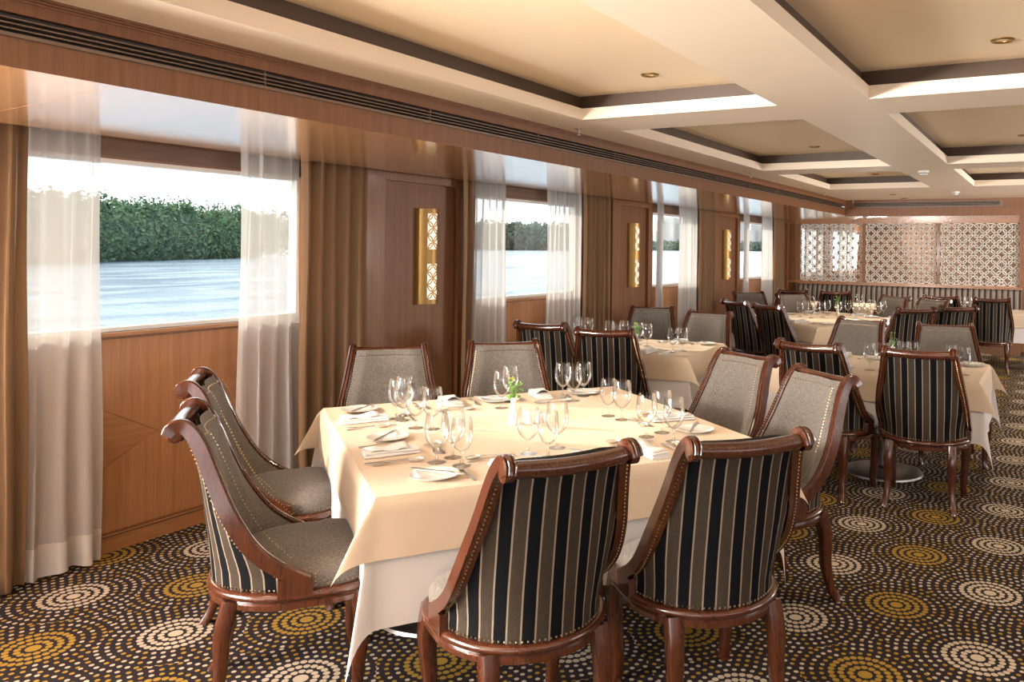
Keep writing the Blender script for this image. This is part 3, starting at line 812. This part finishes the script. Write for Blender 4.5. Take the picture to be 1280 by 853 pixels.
# ================================================================== TABLES
def table_cloth(name, mat, hx, hy, o, z, rows=9, seed=0, wave=.010, fin=.5, lift=0., rad=.012, flat=None):
    rnd = random.Random(seed); b = MB(); path = []
    ns, nc = 30, 14
    cs = [(1, -1), (1, 1), (-1, 1), (-1, -1)]
    # go around: corner (1,-1) -> side +x -> corner (1,1) -> side +y -> ...
    for ci, (sx, sy) in enumerate(cs):
        ox, oy = Vector((sx, 0, 0)), Vector((0, sy, 0))
        first, second = (oy, ox) if ci in (0, 2) else (ox, oy)
        c = Vector((sx*hx, sy*hy, 0))
        for k in range(nc+1):
            ph = k/nc*pi/2; L = o/max(cos(ph), sin(ph)); path.append((c, first*cos(ph)+second*sin(ph), L, ph, ox, oy))
        nx_, ny_ = cs[(ci+1) % 4]; c2 = Vector((nx_*hx, ny_*hy, 0))
        for k in range(1, ns):
            path.append((c.lerp(c2, k/ns), second, o, None, ox, oy))
    P = []; cum = 0; prev = None
    phs = [rnd.uniform(0, 6) for _ in range(4)]
    for (c, od, L, ph, ox, oy) in path:
        if prev is not None: cum += (c-prev).length
        prev = c; row = [tuple(c+Vector((0, 0, z)))]
        for j in range(1, rows+1):
            t = j/rows; rr = t*L
            wv = (sin(cum*9+phs[0])*.6+sin(cum*17+phs[1])*.4)*wave*t
            if ph is None:
                p = c+od*(min(rr, rad)+lift*rr+max(0, wv)+.3*wave*t); zz = z-max(0, rr-rad*.3)
            else:
                k = (0 if flat == (ox.x, oy.y) else fin)*sin(2*ph); e = Vector((ox.x, 0, 0))
                p = c+e*(rr*k)+(ox*cos(ph if ox.dot(od) > .5 or True else 0)*1)*0
                blend = (ox*abs(od.dot(ox))+oy*abs(od.dot(oy)))
                p += blend*(min(rr, rad)+lift*rr+.3*wave*t)+oy*(.05*rr*sin(2*ph))
                zz = z-max(0, rr*sqrt(max(0, 1-k*k))-rad*.3)
            row.append((p.x, p.y, zz))
        P.append(row)
    b.grid(P, wrapu=True)
    # top
    N = 12; T = [[(lerp(-hx, hx, i/N), lerp(-hy, hy, j/N), z+.0004) for j in range(N+1)] for i in range(N+1)]
    b.grid(T)
    return b.build(name, mat, auto=75)
def make_table(cx, cy, ang, hx, hy, key, over=.18, under=.38, fin=.42):
    t = empty('dining_table', (cx, cy, 0), ang); tag(t, 'pedestal table under two cloths, '+key.replace('on ', '', 1), 'table', 'pedestal dining tables')
    bx('tabletop', M['oak_top'], -hx+.02, hx-.02, -hy+.02, hy-.02, .72, .748, t)
    for s in ((-1, 1) if hx > .75 else (0,)):
        b = MB(); b.lathe([(.0001, .72), (.16, .72), (.16, .705), (.038, .69), (.038, .05), (.06, .035), (.0001, .034)], 24, (s*hx*.5, 0, 0)); pd = b.build('pedestal', M['iron'], t)
        b = MB(); b.lathe([(.0001, .036), (.05, .036), (.22, .022), (.27, .012), (.275, .0), (.0001, 0)], 48, (s*hx*.5, 0, 0)); b.build('foot_disc', M['iron'], pd)
    u = table_cloth('undercloth', M['white_cloth'], hx, hy, under, .752, 12, seed=len(key), wave=.014, lift=.02, fin=.14, flat=(1, -1) if 'nearest' in key else None)
    u.location = (cx, cy, 0); u.rotation_euler = (0, 0, ang); tag(u, 'long white undercloth, '+key, 'tablecloth', 'white undercloths')
    c = table_cloth('tablecloth', M['cream_cloth'], hx+.004, hy+.004, over, .758, 7, seed=len(key)+3, wave=.008, lift=.06, fin=fin)
    c.location = (cx, cy, 0); c.rotation_euler = (0, 0, ang); tag(c, 'cream top cloth, '+key, 'tablecloth', 'cream tablecloths')
    return t
def nm(n, m_, A=(.586, .81)): return (n*A[0]+m_*A[1], n*A[1]-m_*A[0])
T1c = nm(3.75, -.061)
make_table(*T1c, NA, .80, .80, 'on the large table nearest the camera', over=.20, under=.42)
make_table(1.06, 6.03, radians(5), .72, .50, 'on the second table along the windows')
make_table(3.21, 5.95, radians(0), .66, .46, 'on the table at the right of the room')
A4 = (.574, .819); T4c = nm(8.98, -4.03, A4)
make_table(*T4c, radians(55), .80, .80, 'on the far table in the centre of the room')
make_table(1.25, 12.45, radians(0), .62, .42, 'on the small table by the bench near the window corner')
make_table(3.55, 12.25, radians(4), .92, .45, 'on the table by the bench at the far right')

# ================================================================== TABLEWARE
TZ = .7586
def wineglass(scale_h=1., bowl=.041, name='wine_glass'):
    r = empty(name); tag(r, '', 'glass'); H = .186*scale_h; st = .056*scale_h
    b = MB(); prof = [(.004, st), (.013, st+.003), (.026, st+.013), (bowl*.83, st+.030), (bowl*.97, st+.05), (bowl, st+.068), (bowl*.975, st+.09), (bowl*.92, st+.11), (bowl*.85, H)]
    b.lathe(prof, 28); b.lathe([(bowl*.85+.0006, H-.0008), (bowl*.85+.0004, H+.0005), (bowl*.85-.0008, H+.0005), (bowl*.85-.0008, H-.0008)], 28); b.build('bowl', M['glass'], r, auto=60)
    b = MB(); b.lathe([(.0001, 0), (.034, 0), (.0345, .0015), (.02, .004), (.007, .010), (.0042, .025), (.0040, st*.75), (.006, st-.006), (.008, st), (.0001, st+.004)], 24); b.build('stem', M['glass'], r, auto=60)
    return r
WG = wineglass(1., .0465); WGs = wineglass(.97, .041, 'wine_glass')
def plate():
    b = MB(); b.lathe([(.0001, 0), (.045, 0), (.05, .002), (.078, .010), (.088, .014), (.089, .0155), (.086, .016), (.074, .0115), (.05, .006), (.0001, .005)], 40)
    return tag(b.build('bread_plate', M['china']), '', 'plate')
PL = plate()
def strip(b, pts, th=.0018):
    """pts: (y, halfwidth, z)"""
    P = []
    for y, w, z in pts: P.append([(-w, y, z), (0, y, z-.0006), (w, y, z), (w, y, z+th), (0, y, z+th*1.3), (-w, y, z+th)])
    b.grid(P, wrapv=True); 
def mk(name, label, fn, cat):
    b = MB(); fn(b); return tag(b.build(name, M['steel'], auto=60), label, cat)
def f_fork(b):
    strip(b, [(-.095, .003, .002), (-.092, .0085, .0022), (-.07, .008, .003), (-.02, .0042, .007), (.02, .0035, .009), (.035, .004, .008), (.045, .0105, .004), (.058, .0125, .002)])
    for k in range(4):
        x = (k-1.5)*.0068; P = []
        for y, w, z in ((.056, .0024, .002), (.08, .002, .002), (.1, .0011, .006)): P.append([(x-w, y, z), (x+w, y, z), (x+w, y, z+.0018), (x-w, y, z+.0018)])
        b.grid(P, wrapv=True)
def f_knife(b):
    strip(b, [(-.11, .004, .001), (-.106, .009, .001), (-.06, .0085, .001), (-.02, .0055, .001), (-.005, .0058, .001), (0, .0085, .002), (.03, .0095, .002), (.075, .0098, .002), (.098, .006, .002), (.108, .001, .002)], .003)
def f_spoon(b):
    strip(b, [(-.095, .003, .002), (-.092, .009, .0022), (-.07, .008, .003), (-.02, .0045, .007), (.02, .0035, .0095), (.035, .004, .008)])
    P = []
    for i in range(9):
        t = i/8*pi; y = .062-.030*cos(t); w = .0195*sin(t)**.8+.0004; P.append([(w*cos(a), y, .0115-.0115*sin(a)*(sin(t)**.6)*1. ) for a in [pi*k/8 for k in range(9)]])
    b.grid(P); b.grid([[(x, y, z+.0012) for x, y, z in r_] for r_ in P], flip=True)
FK = mk('fork', '', f_fork, 'fork'); KN = mk('knife', '', f_knife, 'knife'); SP = mk('spoon', '', f_spoon, 'spoon')
def napkin():
    r = empty('folded_napkin'); tag(r, '', 'napkin')
    # puffed folded roll: cross-section in x-z, along y
    def layer(x0, x1, z0, h, y0, y1, tw):
        b = MB(); P = []
        for i in range(11):
            v = i/10; y = lerp(y0, y1, v); row = []
            for k in range(20):
                a = 2*pi*k/20; ca, sa = cos(a), sin(a)
                x = (x0+x1)/2+(x1-x0)/2*(abs(ca)**.45)*(1 if ca > 0 else -1)
                z = z0+h/2+h/2*(abs(sa)**.6)*(1 if sa > 0 else -1)*(.85+.15*ca+.08*sin(v*5+tw))
                row.append((x+.003*sin(v*6+tw), y, z))
            P.append(row)
        o = b.grid(P, wrapv=True, flip=True); b.f.append(tuple(o+k for k in range(20))); b.f.append(tuple(o+200+k for k in range(20))[::-1])
        return b
    layer(-.045, .045, 0, .014, -.105, .105, 0).build('fold', M['napkin'], r)
    layer(-.043, .040, .012, .013, -.103, .10, 2).build('fold', M['napkin'], r)
    b = MB(); P = []                                   # loose top flap with raised ridge
    for i in range(9):
        v = i/8
        P.append([(lerp(-.04, .038, u), lerp(-.10, .045, v)+u*.02, .0255+.016*sin(pi*u)*(v**1.5)+.004*sin(v*9)) for u in [k/8 for k in range(9)]])
    b.grid(P); o = b.build('flap', M['napkin'], r); md = o.modifiers.new('t', 'SOLIDIFY'); md.thickness = .0015
    return r
NP = napkin()
def loc2(c, ang, x, y): return (c[0]+x*cos(ang)-y*sin(ang), c[1]+x*sin(ang)+y*cos(ang))
def setting(p, a, where, pl=True, nap=True, glasses=True, kn=True, dess=True, fork=True, seed=0, plx=-.25):
    """p: point on table edge, a: direction the diner faces (world radians)"""
    rnd = random.Random(seed); R = a-pi/2; j = lambda s=.012: rnd.uniform(-s, s)
    def at(x, y, z=TZ): q = loc2(p, R, x, y); return (*q, z)
    g = 'place settings'
    if pl:
        place(PL, at(plx, .155+j()), R, 'white china bread plate, '+where, 'bread plates')
        place(KN, at(plx+.015, .155, TZ+.0165), R-2.4+j(.3), 'butter knife on the bread plate, '+where, 'butter knives')
    if fork: place(FK, at(-.135, .14+j(), TZ), R+j(.06), 'fork left of the napkin, '+where, 'forks')
    if nap: place(NP, at(j(), .13+j(), TZ), R+j(.12), 'white folded linen napkin, '+where, 'folded napkins')
    if kn:
        place(KN, at(.125, .135+j(), TZ), R+j(.05), 'table knife right of the napkin, '+where, 'table knives')
        place(SP, at(.165, .135+j(), TZ), R+j(.06), 'soup spoon outside the knife, '+where, 'soup spoons')
    if dess:
        place(SP, at(.0, .335+j(), TZ), R+pi/2+j(.2), 'dessert spoon above the napkin, '+where, 'dessert spoons')
        place(FK, at(.0, .30+j(), TZ), R-pi/2+j(.2), 'dessert fork above the napkin, '+where, 'dessert forks')
    if glasses:
        for k, (x, y) in enumerate(((.14, .30), (.21, .33), (.17, .40))):
            place(WG if k != 1 else WGs, at(x+j(), y+j(), TZ), rnd.random()*6, 'clear stemmed wine glass, %s of three, %s' % (('nearest the edge', 'middle', 'innermost')[k], where), 'wine glasses')
n_dir = radians(54.1)
S1 = [((2.953, -.46), n_dir, 'at the far left place'), ((2.953, .19), n_dir, 'at the near left place'), ((3.42, .739), n_dir+pi/2, 'behind the centre foreground chair'), ((4.02, .739), n_dir+pi/2, 'behind the right foreground chair'),
      ((4.55, .10), n_dir+pi, 'before the farther right chair'), ((3.54, -.861), n_dir-pi/2, 'before the left rear chair'), ((4.05, -.861), n_dir-pi/2, 'before the right rear chair')]
for k, ((n, m_), a, w) in enumerate(S1):
    p = nm(n, m_); setting(p, a, w+' of the nearest table', glasses=False, seed=k+1, plx=-.25 if k not in (4,) else -.25)
G1 = [(1.52, 2.892), (1.571, 2.875), (1.50, 2.96), (1.737, 2.781), (1.815, 2.80), (2.211, 2.378), (2.218, 2.463), (2.322, 2.389), (1.793, 3.341), (1.728, 3.50), (2.435, 2.656), (2.485, 2.79), (2.538, 2.644), (1.90, 3.747), (2.004, 3.69), (1.977, 3.836), (2.357, 3.442), (2.456, 3.40), (2.715, 3.146), (2.74, 3.25), (2.855, 3.125)]
GW = ['first of five in the left rear cluster of the nearest table', 'second of five in the left rear cluster of the nearest table', 'rearmost of five in the left rear cluster of the nearest table', 'front left of five in the left rear cluster of the nearest table', 'front right of five in the left rear cluster of the nearest table',
      'left of three behind the front left plate', 'hindmost of three behind the front left plate', 'right of three behind the front left plate', 'standing left of the bud vase', 'half hidden behind the bud vase greenery',
      'left of three just above the centre foreground chair', 'hindmost of three just above the centre foreground chair', 'right of three just above the centre foreground chair',
      'left of three at the far right rear of the nearest table', 'middle of three at the far right rear of the nearest table', 'right of three at the far right rear of the nearest table',
      'left of the pair right of centre on the nearest table', 'right of the pair right of centre on the nearest table', 'left of three before the right-hand chairs', 'middle of three before the right-hand chairs', 'right of three before the right-hand chairs']
for k, (x, y) in enumerate(G1):
    place(WGs if k in (12, 7, 16) else WG, (x, y, TZ), k*1.3, 'clear wine glass, '+GW[k], 'wine glasses')

def shaker():
    b = MB(); b.lathe([(.0001, 0), (.021, 0), (.0225, .004), (.021, .03), (.015, .052), (.009, .058), (.0001, .059)], 24)
    o = tag(b.build('shaker', M['china']), '', 'shaker'); b = MB()
    for k in range(3): b.lathe([(.0001, .0596), (.0013, .0594)], 8, (.004*cos(k*2.1), .004*sin(k*2.1), 0))
    b.build('holes', M['black'], o); return o
SH = shaker()
def vase(name='bud_vase', h=.125, seed=0, flower=True, tall=0.):
    r = empty(name); tag(r, '', 'vase')
    b = MB(); b.lathe([(.0001, 0), (.024, 0), (.026, .004), (.021, .03), (.014, h*.6), (.0125, h*.8), (.017, h), (.0155, h), (.011, h*.8), (.0001, h*.5)], 26); b.build('vase_body', M['china'], r)
    rnd = random.Random(seed); b = MB()
    for k in range(9):
        a = rnd.uniform(0, 6.28); L = rnd.uniform(.03, .08)+tall*(k < 2); e = rnd.uniform(.01, .035)
        b.sweep([(0, 0, h*.7), (e*.4*cos(a), e*.4*sin(a), h+L*.5), (e*cos(a), e*sin(a), h+L)], [(-.0012, -.001), (.0012, -.001), (0, .0014)], xdir=(1, 0, 0))
    stm = b.build('stems', M['leaf'], r)
    b = MB()
    for k in range(60 if flower else 12):
        a = rnd.uniform(0, 6.28); z = h+rnd.uniform(-.004, .068)+(tall*.9 if k < 8 else 0); q = rnd.uniform(.004, .03); c = Vector((q*cos(a), q*sin(a), z))
        d = Vector((cos(a+rnd.gauss(0, .8)), sin(a+rnd.gauss(0, .8)), rnd.uniform(-.5, .9))).normalized(); L = rnd.uniform(.010, .021); sd_ = d.orthogonal().normalized()*L*.36; nn = d.cross(sd_).normalized()*L*.12
        b.add([c, c+d*L*.45+sd_+nn, c+d*L, c+d*L*.45-sd_+nn, c+d*L*.5-nn], [(0, 4, 1), (1, 4, 2), (2, 4, 3), (3, 4, 0)])
    tag(b.build('leaves', M['leaf'], stm, smooth=False), kind='stuff')
    if flower:
        b = MB()
        for k in range(30):
            a = rnd.uniform(0, 6.28); q = rnd.uniform(0, .02); c = Vector((q*cos(a)-.006, q*sin(a), h+.082+rnd.uniform(0, .012)-q*.3)); s = .0045
            b.add([c+Vector(v)*s for v in ((1, 0, 0), (0, 1, 0), (-1, 0, 0), (0, -1, 0), (0, 0, 1), (0, 0, -1))], [(0, 1, 4), (1, 2, 4), (2, 3, 4), (3, 0, 4), (1, 0, 5), (2, 1, 5), (3, 2, 5), (0, 3, 5)])
        tag(b.build('blossom', M['leaf2'], stm, smooth=False), kind='stuff')
    return r
v1 = vase(seed=1); place(v1, (2.066, 3.067, TZ), 0, 'slim white bud vase with green sprigs on the nearest table', 'bud vases')
place(SH, (2.115, 3.115, TZ), 0, 'white ceramic shaker beside the bud vase, the left one', 'shakers on the nearest table')
place(SH, (2.155, 3.15, TZ), 0, 'white ceramic shaker beside the bud vase, the right one', 'shakers on the nearest table')

# table 2 (windows)
c2 = (1.06, 6.03); a2 = radians(5)
for k, (x, y, f, w) in enumerate(((-.36, -.5, 90, 'front left'), (.36, -.5, 90, 'front right'), (.36, .5, -90, 'rear right'), (-.36, .5, -90, 'rear left'))):
    setting(loc2(c2, a2, x, y), a2+radians(f), 'at the %s place of the second window table' % w, glasses=False, dess=(k == 1), seed=30+k)
def px(x_, y_, z=TZ):
    a, bb = x_-800, y_-310.4; u = (a*cos(ROLL)+bb*sin(ROLL))/FPX; w = (-a*sin(ROLL)+bb*cos(ROLL))/FPX
    d = (CAM.z-z)/w; return (CAM.x+d*(fw.x+u*rt.x), CAM.y+d*(fw.y+u*rt.y))
for k, (gx, gy, w) in enumerate(((722, 421, 'left of two at the left end'), (736, 423, 'right of two at the left end'), (762, 428, 'behind the striped rail, left'), (770, 432, 'behind the striped rail, middle'), (780, 428, 'behind the striped rail, right'), (798, 431, 'by the green sprig, left'), (809, 433, 'by the green sprig, right'), (841, 440, 'front left of the right-hand pair'), (853, 439, 'front right of the right-hand pair'))):
    q = px(gx, gy); place(WG, (*q, TZ), k, 'small clear wine glass on the second window table, '+w, 'wine glasses')
q = px(796, 440); v2 = vase('bud_vase', seed=4); place(v2, (*px(795, 437), TZ), 0, 'small vase with pale green sprig on the second window table', 'bud vases')
# table 3
c3 = (3.21, 5.95)
for k, (x, y, f, w) in enumerate(((-.34, -.46, 90, 'front left'), (.36, -.46, 90, 'front right'), (.30, .46, -90, 'rear right'), (-.36, .46, -90, 'rear left'))):
    setting((c3[0]+x, c3[1]+y), radians(f), 'at the %s place of the right-hand table' % w, glasses=False, dess=(k < 2), seed=40+k)
place(PL, (*px(1216, 457), TZ), 0, 'white bread plate alone at the right end of the right-hand table', 'bread plates')
for k, (gx, gy, w) in enumerate(((1087, 463, 'left of the pair beside the napkin'), (1103, 463, 'right of the pair beside the napkin'), (1118, 459, 'behind the striped rail, left'), (1131, 461, 'behind the striped rail, middle'), (1140, 461, 'behind the striped rail, right'), (1189, 466, 'left of the pair at the right end'), (1205, 469, 'right of the pair at the right end'))):
    place(WG, (*px(gx, gy), TZ), k, 'clear wine glass on the right-hand table, '+w, 'wine glasses')
v3 = vase('bud_vase', seed=9, flower=False, tall=.04); place(v3, (*px(1116, 455), TZ), 0, 'small vase with a thin bent stem on the right-hand table', 'bud vases')
# table 4
for k, ((n, m_), a, w) in enumerate((((8.18, -4.4), 55, 'left rear'), ((8.18, -3.7), 55, 'left front'), ((8.7, -3.23), 145, 'front left'), ((9.3, -3.23), 145, 'front right'), ((9.78, -4.2), 235, 'right rear'), ((9.78, -3.6), 235, 'right front'), ((8.7, -4.83), -35, 'rear left'), ((9.3, -4.83), -35, 'rear right'))):
    setting(nm(n, m_, A4), radians(a), 'at the %s place of the far centre table' % w, glasses=False, dess=False, seed=60+k, kn=(k in (1, 2, 3)), fork=False)
ORD = ('leftmost', 'second from left', 'third from left', 'fourth from left', 'fifth from left', 'rightmost')
for k, (gx, gy) in enumerate(((1000, 396), (1007, 394), (1014, 398), (1021, 393), (1028, 397), (1034, 394), (1048, 396), (1060, 394), (1070, 398), (1077, 395), (1084, 397), (1091, 394), (1098, 398), (1104, 395))):
    w = ORD[k]+' in the left cluster' if k < 6 else (('left' if k == 6 else 'right')+' of the pair by the sprig' if k < 8 else ORD[k-8]+' in the right cluster')
    place(WG, (*px(gx, gy), TZ), k, 'tiny wine glass on the far centre table, '+w, 'wine glasses')
v4 = vase('bud_vase', seed=12, flower=False, tall=.07); place(v4, (*px(1047, 394), TZ), 0, 'bud vase with tall yellow-green stem on the far centre table', 'bud vases')
for k, (gx, gy) in enumerate(((1004, 384), (1014, 384), (1060, 384), (1068, 384), (1075, 384))):
    place(WG, (*px(gx, gy), TZ), k, 'tiny wine glass on the corner bench table, %s of five' % (ORD[k] if k < 4 else 'rightmost'), 'wine glasses')
for k, (x, y) in enumerate(((3.05, 12.1), (3.15, 12.22), (3.25, 12.1), (4.2, 12.2), (4.32, 12.3))):
    place(WG, (x, y, TZ), k, 'tiny wine glass on the far right bench table, %s of five' % (ORD[k] if k < 4 else 'rightmost'), 'wine glasses')
for k, (x, y) in enumerate(((3.0, 12.0), (3.5, 12.0), (4.1, 12.05))):
    place(NP, (x, y, TZ), .3*k, 'white folded napkin on the far right bench table, '+('left', 'middle', 'right')[k], 'napkins on the far right table')

# ================================================================== BANQUETTE
bq = empty('banquette', (.24, EW-.02, 0)); tag(bq, 'long striped banquette bench running under the lattice screens', 'bench')
Lq = 3.6; b = MB(); P = []; uv = []
N = 43*6
for i in range(N+1):
    x = Lq*i/N; bul = .022*abs(sin(pi*x/.085))**.6
    row = [(x, -.10-bul*.6, .44), (x, -.135-bul, .55), (x, -.12-bul, .80), (x, -.09-bul*.8, .93), (x, -.06-bul*.3, .975), (x, -.02, .985)]
    P.append(row); uv += [(x, r_[2]) for r_ in row]
b.grid(P); b.uv = uv; b.build('backrest', M['bench_stripe'], bq, auto=60)
bx('seat', M['tweed'], 0, Lq, -.62, -.10, .36, .47, bq, bev=.03)
bx('plinth', M['oak_dark'], 0, Lq, -.56, -.05, 0, .36, bq)
bx('cap_rail', M['oak_h'], 0, Lq, -.12, 0, .985, 1.005, bq)
